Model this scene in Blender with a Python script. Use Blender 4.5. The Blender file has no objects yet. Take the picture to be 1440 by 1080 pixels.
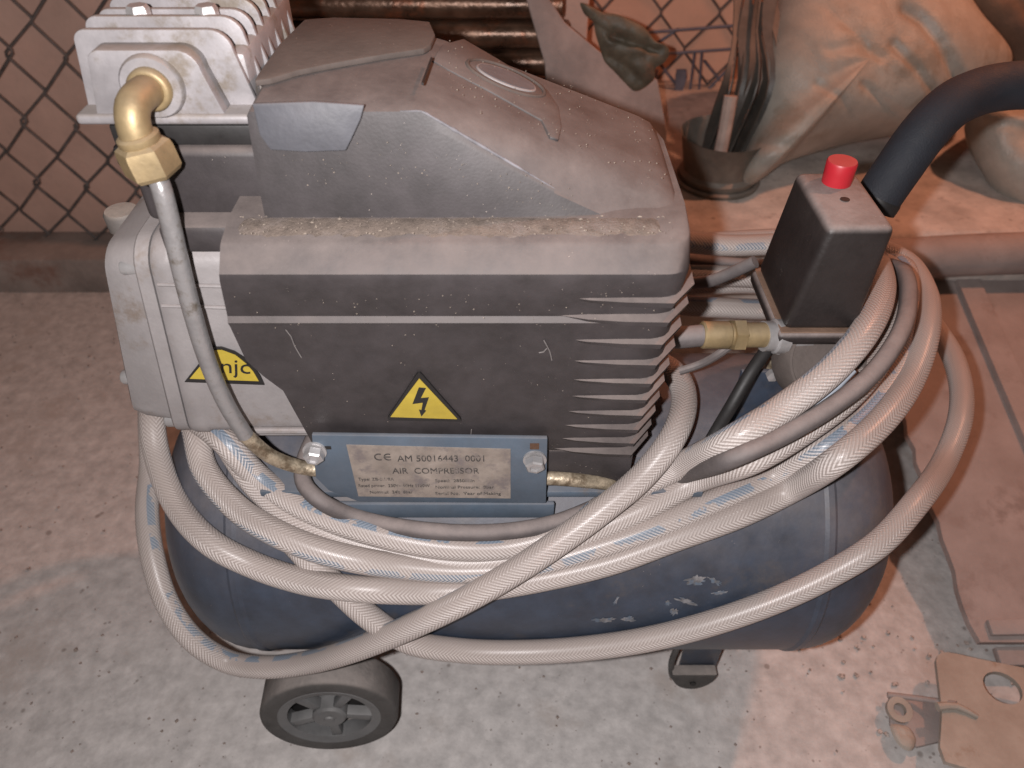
import bpy, bmesh, math, random
from mathutils import Vector, Matrix, noise
random.seed(7)
R = math.radians
SC = bpy.context.scene
COL = SC.collection

# ---------------------------------------------------------------- camera
CAM_H, PITCH, F = 0.69, R(42), 1082.0
cd = bpy.data.cameras.new('camera')
cd.sensor_width = 36; cd.lens = 36 * F / 1440
cd.clip_start = 0.01; cd.clip_end = 50
cam = bpy.data.objects.new('camera', cd); COL.objects.link(cam)
cam.location = (0, 0, CAM_H); cam.rotation_euler = (math.pi/2 - PITCH, 0, 0)
cd.dof.use_dof = True; cd.dof.focus_distance = 0.47; cd.dof.aperture_fstop = 9.5
SC.camera = cam
# ---------------------------------------------------------------- light
SC.view_settings.view_transform = 'Standard'; SC.view_settings.look = 'None'
SC.view_settings.exposure = 0; SC.view_settings.gamma = 1
w = bpy.data.worlds.new('World'); SC.world = w; w.use_nodes = True
bg = w.node_tree.nodes['Background']
bg.inputs[0].default_value = (1.0, 0.72, 0.55, 1); bg.inputs[1].default_value = 0.07
def lamp(name, loc, energy, col, size, kind='POINT'):
    l = bpy.data.lights.new(name, kind); l.energy = energy; l.color = col
    l.shadow_soft_size = size
    o = bpy.data.objects.new(name, l); o.location = loc; COL.objects.link(o)
    return o
lamp('camera_flash', (-0.034, -0.006, 0.70), 17.0, (1.0, 0.955, 0.955), 0.005)
lamp('cellar_bulb', (0.95, 0.86, 1.45), 33.0, (1.0, 0.40, 0.225), 0.03)

# ---------------------------------------------------------------- pixel -> ray helpers (real depths given)
cp, sp = math.cos(PITCH), math.sin(PITCH)
FW, UP = Vector((0, cp, -sp)), Vector((0, sp, cp))
CAM = Vector((0, 0, CAM_H))
def ray(u, v): return FW + Vector((1, 0, 0)) * ((u-720)/F) + UP * (-(v-540)/F)
def PY(u, v, y): d = ray(u, v); return CAM + d * (y / d.y)
def PZ(u, v, z): d = ray(u, v); return CAM + d * ((z-CAM_H) / d.z)
def PP(u, v, p0, n):
    d = ray(u, v); n = Vector(n); return CAM + d * ((Vector(p0)-CAM).dot(n) / d.dot(n))
TY, TZ, TR = 0.41, 0.195, 0.119
def PC(u, v, rad):
    d = ray(u, v); oy, oz = -TY, CAM_H-TZ
    a = d.y*d.y+d.z*d.z; b = 2*(d.y*oy+d.z*oz); c = oy*oy+oz*oz-rad*rad
    q = b*b-4*a*c
    t = (-b-math.sqrt(q))/(2*a) if q > 0 else -b/(2*a)
    return CAM + d*t

# ---------------------------------------------------------------- materials
MATS = {}
def nd(nt, t, **k):
    n = nt.nodes.new(t)
    for a, b in k.items(): setattr(n, a, b)
    return n
def surf(name, base, rough=.6, metal=0.0, var=.18, scale=45, dust=0.0, dustcol=(.30, .25, .225), speck=0.0,
         bump=.15, bscale=300, second=None, sec_amt=.5, sec_scale=18, spec=.5, lay=.0, pits=0):
    m = bpy.data.materials.new(name); m.use_nodes = True; MATS[name] = m
    nt = m.node_tree; b = nt.nodes['Principled BSDF']; L = nt.links.new
    tc = nd(nt, 'ShaderNodeTexCoord'); O = tc.outputs['Object']
    n1 = nd(nt, 'ShaderNodeTexNoise'); n1.inputs['Scale'].default_value = scale; n1.inputs['Detail'].default_value = 6
    n1.inputs['Roughness'].default_value = .65; L(O, n1.inputs['Vector'])
    mr = nd(nt, 'ShaderNodeMapRange'); mr.inputs[1].default_value = .3; mr.inputs[2].default_value = .7
    mr.inputs[3].default_value = 1-var*1.4; mr.inputs[4].default_value = 1+var*1.4; L(n1.outputs[0], mr.inputs[0])
    col = nd(nt, 'ShaderNodeMix', data_type='RGBA', blend_type='MULTIPLY'); col.inputs[0].default_value = 1
    col.inputs[6].default_value = (*base, 1); L(mr.outputs[0], col.inputs[7]); out = col.outputs[2]
    if second:
        n2 = nd(nt, 'ShaderNodeTexNoise'); n2.inputs['Scale'].default_value = sec_scale; n2.inputs['Detail'].default_value = 8
        n2.inputs['Roughness'].default_value = .7; L(O, n2.inputs['Vector'])
        r2 = nd(nt, 'ShaderNodeMapRange', interpolation_type='SMOOTHSTEP'); r2.inputs[1].default_value = .62-.3*sec_amt
        r2.inputs[2].default_value = .74-.2*sec_amt; L(n2.outputs[0], r2.inputs[0])
        x = nd(nt, 'ShaderNodeMix', data_type='RGBA'); L(r2.outputs[0], x.inputs[0]); L(out, x.inputs[6])
        x.inputs[7].default_value = (*second, 1); out = x.outputs[2]
    rsock = None
    if dust > 0:      # dust settles on what faces up, plus a thin uneven film (lay) everywhere
        g = nd(nt, 'ShaderNodeNewGeometry'); sx = nd(nt, 'ShaderNodeSeparateXYZ'); L(g.outputs['Normal'], sx.inputs[0])
        a = nd(nt, 'ShaderNodeMapRange', interpolation_type='SMOOTHSTEP'); a.inputs[1].default_value = .15; a.inputs[2].default_value = .95
        a.inputs[3].default_value = lay; a.inputs[4].default_value = dust; L(sx.outputs[2], a.inputs[0])
        n3 = nd(nt, 'ShaderNodeTexNoise'); n3.inputs['Scale'].default_value = 28; n3.inputs['Detail'].default_value = 7
        n3.inputs['Roughness'].default_value = .7; L(O, n3.inputs['Vector'])
        r3 = nd(nt, 'ShaderNodeMapRange'); r3.inputs[1].default_value = .25; r3.inputs[2].default_value = .68
        r3.inputs[3].default_value = .35; r3.inputs[4].default_value = 1.15; L(n3.outputs[0], r3.inputs[0])
        mu = nd(nt, 'ShaderNodeMath', operation='MULTIPLY', use_clamp=True); L(a.outputs[0], mu.inputs[0]); L(r3.outputs[0], mu.inputs[1])
        x = nd(nt, 'ShaderNodeMix', data_type='RGBA'); L(mu.outputs[0], x.inputs[0]); L(out, x.inputs[6])
        x.inputs[7].default_value = (*dustcol, 1); out = x.outputs[2]
        rr = nd(nt, 'ShaderNodeMapRange'); rr.inputs[3].default_value = rough; rr.inputs[4].default_value = .92
        L(mu.outputs[0], rr.inputs[0]); rsock = rr.outputs[0]
        if metal:
            mm = nd(nt, 'ShaderNodeMapRange'); mm.inputs[3].default_value = metal; mm.inputs[4].default_value = 0
            L(mu.outputs[0], mm.inputs[0]); L(mm.outputs[0], b.inputs['Metallic'])
    if speck > 0:     # crumbs and grit
        v = nd(nt, 'ShaderNodeTexVoronoi'); v.inputs['Scale'].default_value = 330; L(O, v.inputs['Vector'])
        n4 = nd(nt, 'ShaderNodeTexNoise'); n4.inputs['Scale'].default_value = 35; L(O, n4.inputs['Vector'])
        th = nd(nt, 'ShaderNodeMapRange'); th.inputs[1].default_value = .45; th.inputs[2].default_value = .75
        th.inputs[3].default_value = 0; th.inputs[4].default_value = .30*speck; L(n4.outputs[0], th.inputs[0])
        lt = nd(nt, 'ShaderNodeMath', operation='LESS_THAN'); L(v.outputs['Distance'], lt.inputs[0]); L(th.outputs[0], lt.inputs[1])
        x = nd(nt, 'ShaderNodeMix', data_type='RGBA'); L(lt.outputs[0], x.inputs[0]); L(out, x.inputs[6])
        x.inputs[7].default_value = (.50, .42, .36, 1); out = x.outputs[2]
    if pits > 0:      # dark pits and spots of dirt, in two sizes
        for vs, lim in ((75, .22), (190, .26)):
            v = nd(nt, 'ShaderNodeTexVoronoi'); v.inputs['Scale'].default_value = vs; L(O, v.inputs['Vector'])
            n4 = nd(nt, 'ShaderNodeTexNoise'); n4.inputs['Scale'].default_value = vs*.35; n4.inputs['Detail'].default_value = 3; L(O, n4.inputs['Vector'])
            th = nd(nt, 'ShaderNodeMapRange'); th.inputs[1].default_value = .52; th.inputs[2].default_value = .8
            th.inputs[3].default_value = 0; th.inputs[4].default_value = lim*2; L(n4.outputs[0], th.inputs[0])
            sf = nd(nt, 'ShaderNodeMath', operation='SUBTRACT'); L(th.outputs[0], sf.inputs[0]); L(v.outputs['Distance'], sf.inputs[1])
            s2_ = nd(nt, 'ShaderNodeMapRange'); s2_.inputs[1].default_value = 0; s2_.inputs[2].default_value = .12; s2_.inputs[4].default_value = pits; L(sf.outputs[0], s2_.inputs[0])
            x = nd(nt, 'ShaderNodeMix', data_type='RGBA'); L(s2_.outputs[0], x.inputs[0]); L(out, x.inputs[6])
            x.inputs[7].default_value = (.15, .12, .105, 1); out = x.outputs[2]
    L(out, b.inputs['Base Color'])
    if rsock: L(rsock, b.inputs['Roughness'])
    else:
        rr = nd(nt, 'ShaderNodeMapRange'); rr.inputs[1].default_value = .3; rr.inputs[2].default_value = .7
        rr.inputs[3].default_value = max(.05, rough-.1); rr.inputs[4].default_value = min(1, rough+.1)
        L(n1.outputs[0], rr.inputs[0]); L(rr.outputs[0], b.inputs['Roughness'])
    if not (metal and dust > 0): b.inputs['Metallic'].default_value = metal
    b.inputs['Specular IOR Level'].default_value = spec
    if bump:
        nb = nd(nt, 'ShaderNodeTexNoise'); nb.inputs['Scale'].default_value = bscale; nb.inputs['Detail'].default_value = 4; L(O, nb.inputs['Vector'])
        bp = nd(nt, 'ShaderNodeBump'); bp.inputs['Strength'].default_value = bump; bp.inputs['Distance'].default_value = .002
        L(nb.outputs[0], bp.inputs['Height']); L(bp.outputs[0], b.inputs['Normal'])
    return m
M_plastic = surf('black_plastic', (.027, .0235, .025), .5, var=.3, dust=.85, lay=.07, speck=.25, bump=.05, bscale=700, dustcol=(.158, .130, .120))
M_lid = surf('dusty_lid', (.055, .043, .038), .8, var=.35, dust=.75, lay=.3, speck=.3, dustcol=(.115, .088, .075))
M_flap = surf('bluish_plastic', (.055, .058, .068), .55, var=.15, dust=.7, lay=.10, speck=.2, dustcol=(.17, .15, .15))
M_switch = surf('switch_plastic', (.013, .0105, .0105), .42, var=.25, dust=.95, lay=.04, speck=.25, dustcol=(.26, .21, .195))
M_alu = surf('cast_aluminium', (.265, .252, .26), .5, .2, var=.15, dust=.6, lay=.05, dustcol=(.21, .165, .13), speck=.1, second=(.16, .135, .11), sec_amt=.38, sec_scale=30, bump=.07, bscale=500)
M_alu2 = surf('crankcase_aluminium', (.265, .25, .25), .5, .2, var=.1, dust=.5, lay=.12, second=(.19, .155, .13), sec_amt=.22, dustcol=(.22, .18, .165), bump=.08, bscale=500)
M_steel = surf('bright_steel', (.42, .41, .41), .36, .55, var=.15, bump=.05)
M_pipe = surf('steel_pipe', (.27, .26, .26), .34, .45, var=.2, second=(.14, .12, .10), sec_amt=.36, sec_scale=45, bump=.15)
M_pipe2 = surf('worn_pipe', (.36, .30, .22), .42, .5, var=.35, scale=150, second=(.16, .12, .08), sec_amt=.5, sec_scale=110, bump=.3)
M_brass = surf('brass', (.33, .245, .125), .4, .7, var=.25, dust=.55, lay=.25, dustcol=(.20, .16, .12), second=(.25, .19, .10), sec_amt=.25, bump=.08)
M_blue = surf('blue_paint', (.024, .037, .060), .36, var=.25, dust=.55, lay=.07, speck=.2, second=(.062, .058, .060), sec_amt=.36, sec_scale=13, bump=.08, dustcol=(.19, .165, .16))
M_bluep = surf('blue_plate_paint', (.055, .085, .12), .45, var=.12, dust=.3, lay=.12, second=(.08, .07, .065), sec_amt=.12, bump=.05)
M_rubber = surf('grey_rubber', (.05, .049, .048), .7, var=.25, dust=.85, lay=.08, bump=.3, dustcol=(.28, .245, .225))
M_hub = surf('wheel_plastic', (.075, .08, .085), .32, var=.2, dust=.45, lay=.25, bump=.05, dustcol=(.28, .27, .26))
M_cord = surf('cord_rubber', (.055, .050, .052), .55, var=.2, dust=.75, lay=.22, dustcol=(.26, .215, .20))
M_foam = surf('foam_grip', (.012, .014, .020), .75, var=.15, bump=.25, bscale=900)
M_red = surf('red_plastic', (.42, .016, .026), .4, var=.06, dust=.55, lay=.02, dustcol=(.36, .11, .105), bump=.03)
M_yellow = surf('yellow_sticker', (.40, .30, .04), .45, var=.1, scale=60, bump=.0, second=(.30, .23, .06), sec_amt=.15)
M_ink = surf('black_ink', (.014, .013, .013), .5, var=.1, bump=0)
M_print = surf('worn_print', (.045, .04, .038), .7, var=.3, scale=200, bump=0, second=(.20, .17, .15), sec_amt=.42, sec_scale=220)
M_plate = surf('silver_label', (.27, .23, .20), .45, .25, var=.2, scale=60, second=(.18, .155, .15), sec_amt=.4, sec_scale=55, bump=.05)
M_white = surf('white_tag', (.34, .37, .42), .5, var=.1, bump=0)
M_gauge = surf('dusty_gauge', (.055, .045, .04), .75, var=.25, dust=.6, lay=.3, dustcol=(.15,.12,.108), bump=.2)
M_floor = surf('concrete_floor', (.47, .445, .43), .9, var=.16, scale=60, pits=.6, second=(.40, .36, .335), sec_amt=.32, sec_scale=9, bump=.5, bscale=130, speck=.1)
M_ledge = surf('concrete_ledge', (.48, .42, .38), .9, var=.2, scale=22, second=(.34, .29, .26), sec_amt=.3, sec_scale=40, bump=.5, bscale=140, pits=.5)
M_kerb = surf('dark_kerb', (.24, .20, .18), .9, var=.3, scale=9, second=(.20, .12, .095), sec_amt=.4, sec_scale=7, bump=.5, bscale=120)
M_wall1 = surf('brown_wall_paint', (.58, .38, .31), .85, var=.12, scale=7, bump=.3, bscale=160)
M_wall2 = surf('salmon_wall_paint', (.76, .46, .33), .85, var=.08, scale=7, bump=.2, bscale=160)
M_wire = surf('fence_wire', (.12, .105, .10), .6, .2, var=.3, bump=.1)
M_bluewire = surf('blue_grey_wire', (.13, .135, .17), .6, .3, var=.2, bump=.1)
M_rust = surf('rusty_pipe', (.13, .075, .05), .33, .55, var=.4, scale=30, second=(.22, .085, .045), sec_amt=.4, sec_scale=25, bump=.3, bscale=200)
M_sack = surf('sack_cloth', (.37, .345, .305), .36, var=.2, scale=12, second=(.29, .25, .205), sec_amt=.4, sec_scale=16, bump=.45, bscale=420, dust=.25, dustcol=(.42, .36, .30))
M_sack2 = surf('brown_sack_cloth', (.17, .105, .07), .8, var=.3, scale=12, bump=.4, bscale=300)
M_rag = surf('olive_rag', (.105, .085, .06), .6, var=.3, scale=30, second=(.16, .085, .055), sec_amt=.3, bump=.4, bscale=160)
M_slab = surf('grey_slab', (.30, .235, .215), .85, var=.2, scale=20, bump=.3)
M_board = surf('brown_board', (.30, .25, .235), .75, var=.14, scale=16, second=(.24, .19, .175), sec_amt=.3, sec_scale=20, bump=.2, speck=.12)
M_tan = surf('tan_metal', (.34, .30, .26), .7, .1, var=.16, scale=25, second=(.27, .20, .15), sec_amt=.2, sec_scale=20, bump=.12)
M_dark = surf('dark_plastic_strip', (.035, .033, .028), .35, var=.3, dust=.4, lay=.1, bump=.1)
M_tin = surf('grey_tin', (.17, .155, .13), .45, .5, var=.25, dust=.5, lay=.2, bump=.1)
M_wood = surf('pale_wood', (.40, .31, .27), .8, var=.2, bump=.2)
M_black = surf('matt_black', (.012, .011, .011), .6, var=.2, bump=.05)

def hose_material():
    m = bpy.data.materials.new('braided_hose'); m.use_nodes = True
    nt = m.node_tree; b = nt.nodes['Principled BSDF']; L = nt.links.new
    uv = nd(nt, 'ShaderNodeUVMap'); s = nd(nt, 'ShaderNodeSeparateXYZ'); L(uv.outputs[0], s.inputs[0])
    def math_(op, a, bb=None, c=None):
        n = nd(nt, 'ShaderNodeMath', operation=op)
        for i, q in enumerate((a, bb, c)):
            if q is None: continue
            if isinstance(q, (int, float)): n.inputs[i].default_value = q
            else: L(q, n.inputs[i])
        return n.outputs[0]
    U, V = s.outputs[0], s.outputs[1]        # U: turns round the hose, V: length in circumferences
    NN = 20
    p = math_('MULTIPLY', math_('ADD', U, V), NN); q = math_('MULTIPLY', math_('SUBTRACT', U, V), NN)
    def yarn(x):                              # 1 on a yarn, 0 between
        f = math_('ABSOLUTE', math_('SUBTRACT', math_('FRACT', x), .5))
        r = nd(nt, 'ShaderNodeMapRange', interpolation_type='SMOOTHSTEP'); L(f, r.inputs[0])
        r.inputs[1].default_value = .34; r.inputs[2].default_value = .20; return r.outputs[0]
    ya, yb = yarn(p), yarn(q)
    par = math_('MODULO', math_('ADD', math_('ADD', math_('FLOOR', p), math_('FLOOR', q)), 1000), 2)   # over / under
    band = math_('GREATER_THAN', math_('FRACT', math_('MULTIPLY', U, 3)), .5)
    sel = math_('ADD', math_('MULTIPLY', band, .75), math_('MULTIPLY', par, .25))
    mix = nd(nt, 'ShaderNodeMix', data_type='FLOAT'); L(sel, mix.inputs[0]); L(ya, mix.inputs[2]); L(yb, mix.inputs[3])
    br = mix.outputs[0]
    tc = nd(nt, 'ShaderNodeTexCoord')
    n1 = nd(nt, 'ShaderNodeTexNoise'); n1.inputs['Scale'].default_value = 22; n1.inputs['Detail'].default_value = 5; L(tc.outputs['Object'], n1.inputs['Vector'])
    body = nd(nt, 'ShaderNodeMix', data_type='RGBA'); L(n1.outputs[0], body.inputs[0])
    body.inputs[6].default_value = (.252, .218, .203, 1); body.inputs[7].default_value = (.325, .272, .246, 1)
    # dust film hides the braid on top of the hose
    g = nd(nt, 'ShaderNodeNewGeometry'); sz = nd(nt, 'ShaderNodeSeparateXYZ'); L(g.outputs['Normal'], sz.inputs[0])
    dz = nd(nt, 'ShaderNodeMapRange', interpolation_type='SMOOTHSTEP'); L(sz.outputs[2], dz.inputs[0])
    dz.inputs[1].default_value = .30; dz.inputs[2].default_value = .95; dz.inputs[3].default_value = 1; dz.inputs[4].default_value = .14
    brd = math_('MULTIPLY', br, dz.outputs[0])
    # broken blue print along one side
    su = math_('ABSOLUTE', math_('SUBTRACT', math_('FRACT', math_('ADD', U, math_('MULTIPLY', V, .023))), .5))
    sm = math_('LESS_THAN', su, .055)
    n2 = nd(nt, 'ShaderNodeTexNoise'); n2.inputs['Scale'].default_value = 55; n2.inputs['Detail'].default_value = 6; L(tc.outputs['Object'], n2.inputs['Vector'])
    bl = math_('MULTIPLY', sm, math_('GREATER_THAN', n2.outputs[0], .485))
    c1 = nd(nt, 'ShaderNodeMix', data_type='RGBA'); L(bl, c1.inputs[0]); L(body.outputs[2], c1.inputs[6]); c1.inputs[7].default_value = (.135, .17, .215, 1)
    c2 = nd(nt, 'ShaderNodeMix', data_type='RGBA'); L(math_('MULTIPLY', brd, .75), c2.inputs[0]); L(c1.outputs[2], c2.inputs[6]); c2.inputs[7].default_value = (.63, .58, .555, 1)
    L(c2.outputs[2], b.inputs['Base Color'])
    b.inputs['Roughness'].default_value = .36; b.inputs['Specular IOR Level'].default_value = .5
    bp = nd(nt, 'ShaderNodeBump'); bp.inputs['Strength'].default_value = .5; bp.inputs['Distance'].default_value = .0008
    L(br, bp.inputs['Height']); L(bp.outputs[0], b.inputs['Normal'])
    return m
M_hose = hose_material()

# ---------------------------------------------------------------- object helpers
def root_of(o):
    while o.parent: o = o.parent
    return o
def thing(name, label, cat, loc, group=None):
    o = bpy.data.objects.new(name, None); COL.objects.link(o); o.location = loc; o.empty_display_size = .02
    o['label'] = label; o['category'] = cat
    if group: o['group'] = group
    return o
def tag(o, label, cat, group=None):
    o['label'] = label; o['category'] = cat
    if group: o['group'] = group
    return o
def obj(name, verts, faces, mat, parent=None, ang=35, uvs=None, label=None, at=None):
    """verts in world space; origin = root's origin (or `at`)"""
    off = Vector((0, 0, 0)) if parent is None else Vector(root_of(parent).location)
    o_ = Vector(at) if at is not None else off
    me = bpy.data.meshes.new(name)
    me.from_pydata([Vector(v)-o_ for v in verts], [], faces)
    if uvs:
        ul = me.uv_layers.new(name='UVMap')
        ul.data.foreach_set('uv', [c for f in uvs for p in f for c in p])
    bm = bmesh.new(); bm.from_mesh(me); bmesh.ops.recalc_face_normals(bm, faces=bm.faces); bm.to_mesh(me); bm.free()
    me.polygons.foreach_set('use_smooth', [True]*len(me.polygons))
    me.set_sharp_from_angle(angle=R(ang)); me.materials.append(mat)
    o = bpy.data.objects.new(name, me); COL.objects.link(o)
    if parent is not None: o.parent = parent
    if at is not None or parent is None: o.location = o_ - off
    if label: o['label'] = label
    return o
def fix(o, parent):  # when parent is a part whose own location is not zero
    return o
def bm_out(bm):
    bm.verts.ensure_lookup_table(); bm.verts.index_update()
    v = [x.co.copy() for x in bm.verts]; f = [[a.index for a in p.verts] for p in bm.faces]
    bm.free(); return v, f
def join(*parts):
    V, Fs = [], []
    for v, f in parts:
        n = len(V); V += list(v); Fs += [[i+n for i in q] for q in f]
    return V, Fs
def boxg(lo, hi, bev=.0, seg=2, fn=None):
    bm = bmesh.new(); bmesh.ops.create_cube(bm, size=1)
    lo, hi = Vector(lo), Vector(hi)
    for v in bm.verts: v.co = Vector([lo[i]+(v.co[i]+.5)*(hi[i]-lo[i]) for i in range(3)])
    if fn:
        for v in bm.verts: v.co = fn(v.co)
    if bev: bmesh.ops.bevel(bm, geom=list(bm.edges), offset=bev, segments=seg, profile=.5, affect='EDGES')
    return bm_out(bm)
def frame(axis):
    a = Vector(axis).normalized(); t = Vector((0, 0, 1)) if abs(a.z) < .9 else Vector((1, 0, 0))
    x = a.cross(t).normalized(); return x, a.cross(x).normalized(), a
def latheg(prof, c, axis, seg=32, ph=0):
    """prof: (radius, height along axis); closed with caps when radius>0"""
    x, y, a = frame(axis); c = Vector(c); V, Fs = [], []
    for r, h in prof:
        for i in range(seg):
            t = 2*math.pi*i/seg+ph; V.append(c+a*h+(x*math.cos(t)+y*math.sin(t))*r)
    n = len(prof)
    for j in range(n-1):
        for i in range(seg):
            k = (i+1) % seg; Fs.append([j*seg+i, j*seg+k, (j+1)*seg+k, (j+1)*seg+i])
    if prof[0][0] > 1e-6: Fs.append(list(range(seg))[::-1])
    if prof[-1][0] > 1e-6: Fs.append([(n-1)*seg+i for i in range(seg)])
    return V, Fs
def ringg(r0, r1, h0, h1, c, axis, seg=40):
    p = [(r1, h0), (r1, h1), (r0, h1), (r0, h0), (r1, h0)]
    return latheg_open(p, c, axis, seg)
def latheg_open(prof, c, axis, seg):
    V, Fs = latheg(prof, c, axis, seg)
    return V, [f for f in Fs if len(f) == 4]
def crom(P, step):
    P = [Vector(p) for p in P]; out = []
    Q = [P[0]*2-P[1]]+P+[P[-1]*2-P[-2]]
    for i in range(1, len(Q)-2):
        a, b, c, d = Q[i-1:i+3]; L = (c-b).length; n = max(1, int(L/step))
        # centripetal-ish tangents to avoid overshoot
        l1, l2, l3 = max((b-a).length, 1e-6)**.5, max(L, 1e-6)**.5, max((d-c).length, 1e-6)**.5
        m1 = ((b-a)/l1 - (c-a)/(l1+l2) + (c-b)/l2)*l2
        m2 = ((c-b)/l2 - (d-b)/(l2+l3) + (d-c)/l3)*l2
        for k in range(n):
            t = k/n; t2, t3 = t*t, t*t*t
            out.append(b*(2*t3-3*t2+1)+m1*(t3-2*t2+t)+c*(-2*t3+3*t2)+m2*(t3-t2))
    out.append(P[-1]); return out
def tubeg(P, r, seg=14, uv=False, step=.004, twist=0):
    pts = crom(P, step) if step else [Vector(p) for p in P]
    V, Fs, UV = [], [], []
    t0 = (pts[1]-pts[0]).normalized(); x, y, _ = frame(t0); n = len(pts); s = 0; lens = []
    for i, p in enumerate(pts):
        t = (pts[min(i+1, n-1)]-pts[max(i-1, 0)]).normalized()
        x = (x-t*x.dot(t)).normalized(); y = t.cross(x)
        if i: s += (p-pts[i-1]).length
        lens.append(s); rr = r(i/(n-1)) if callable(r) else r
        for k in range(seg):
            a = 2*math.pi*k/seg+twist*s; V.append(p+(x*math.cos(a)+y*math.sin(a))*rr)
    r0 = r(0) if callable(r) else r; circ = 2*math.pi*r0
    for i in range(n-1):
        for k in range(seg):
            k2 = (k+1) % seg
            Fs.append([i*seg+k, i*seg+k2, (i+1)*seg+k2, (i+1)*seg+k])
            if uv: UV.append([(k/seg, lens[i]/circ), ((k+1)/seg, lens[i]/circ), ((k+1)/seg, lens[i+1]/circ), (k/seg, lens[i+1]/circ)])
    Fs.append(list(range(seg))[::-1]); Fs.append([(n-1)*seg+k for k in range(seg)])
    if uv: UV.append([(0, 0)]*seg); UV.append([(0, 0)]*seg); return V, Fs, UV
    return V, Fs
def prismg(poly, n, th, bev=0):
    """poly: 3D outline; extruded by th along n"""
    n = Vector(n).normalized(); bm = bmesh.new()
    vs = [bm.verts.new(Vector(p)) for p in poly]; f = bm.faces.new(vs)
    r = bmesh.ops.extrude_face_region(bm, geom=[f])
    new = [g for g in r['geom'] if isinstance(g, bmesh.types.BMVert)]
    for v in new: v.co += n*th
    bmesh.ops.recalc_face_normals(bm, faces=bm.faces)
    if bev: bmesh.ops.bevel(bm, geom=list(bm.edges), offset=bev, segments=2, profile=.5, affect='EDGES')
    bmesh.ops.triangulate(bm, faces=[q for q in bm.faces if len(q.verts) > 4])
    return bm_out(bm)
def smooth_loop(P, n):
    P = [Vector(p) for p in P]; m = len(P); out = []
    for i in range(n):
        f = i*m/n; k = int(f); t = f-k
        a, b, c, d = P[(k-1) % m], P[k], P[(k+1) % m], P[(k+2) % m]
        out.append(.5*((2*b)+(c-a)*t+(2*a-5*b+4*c-d)*t*t+(3*b-a-3*c+d)*t**3))
    return out
def topx(p):
    d = Vector(p)-CAM; z = d.dot(FW); return 720+F*d.x/z, 540-F*d.dot(UP)/z
def inflateg(outline, depth, toward, rings=22, n=90, wr=.012, wf=9, seed=0, back=.6, power=.5, creases=()):
    """a stuffed bag: outline loop in space, swollen along +-toward, creased by noise"""
    O = smooth_loop(outline, n); c = sum(O, Vector())/n; tw = Vector(toward).normalized(); V, Fs = [], []
    so = Vector((seed*3.1, seed*1.7, seed*.9))
    for side in (1, -1):
        for j in range(rings+1):
            t = j/rings
            for p in O:
                q = c+(p-c)*t; h = depth*(1-t**2.4)**power*(1 if side > 0 else -back)
                k = (1-t**6)
                wv = noise.fractal((q+so)*wf, 1.0, 2.0, 4)*wr + (abs(noise.noise((q+so)*wf*1.7+Vector((9, 2, 4))))-.25)*wr*.9
                pos = q+tw*(h+wv*k*side)
                if side > 0:
                    uu, vv = topx(pos)
                    for line_, wd, dp in creases:
                        m_ = 1e9
                        for (ax_, ay_), (bx_, by_) in zip(line_, line_[1:]):
                            ex, ey = bx_-ax_, by_-ay_; tt = max(0, min(1, ((uu-ax_)*ex+(vv-ay_)*ey)/(ex*ex+ey*ey)))
                            m_ = min(m_, math.hypot(uu-ax_-ex*tt, vv-ay_-ey*tt))
                        pos = pos-tw*dp*math.exp(-(m_/wd)**2)
                V.append(pos)
    N = (rings+1)*n
    for s in range(2):
        for j in range(rings):
            for i in range(n):
                k = (i+1) % n; a = s*N+j*n
                if s == 1 and j == rings-1:
                    Fs.append([a+i, a+k, (rings)*n+k, (rings)*n+i])
                else: Fs.append([a+i, a+k, a+n+k, a+n+i])
    # merge centre
    bm = bmesh.new(); vs = [bm.verts.new(v) for v in V]
    for f in Fs:
        try: bm.faces.new([vs[i] for i in f])
        except ValueError: pass
    bmesh.ops.remove_doubles(bm, verts=bm.verts, dist=1e-5)
    bmesh.ops.delete(bm, geom=[v for v in bm.verts if not v.link_faces], context='VERTS')
    return bm_out(bm)
def textg(body, size, origin, right, up, n, th=.0003):
    cu = bpy.data.curves.new('lettering', 'FONT'); cu.body = body; cu.size = size; cu.extrude = th; cu.resolution_u = 3
    o = bpy.data.objects.new('lettering', cu); COL.objects.link(o)
    dg = bpy.context.evaluated_depsgraph_get(); me = bpy.data.meshes.new_from_object(o.evaluated_get(dg))
    right, up, n = [Vector(a).normalized() for a in (right, up, n)]
    V = [Vector(origin)+right*v.co.x+up*v.co.y+n*v.co.z for v in me.vertices]
    Fs = [list(p.vertices) for p in me.polygons]
    bpy.data.objects.remove(o); bpy.data.curves.remove(cu); bpy.data.meshes.remove(me)
    return V, Fs
def clone(o, parent, loc):
    c = o.copy(); COL.objects.link(c); c.parent = parent; c.location = loc; return c

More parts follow.
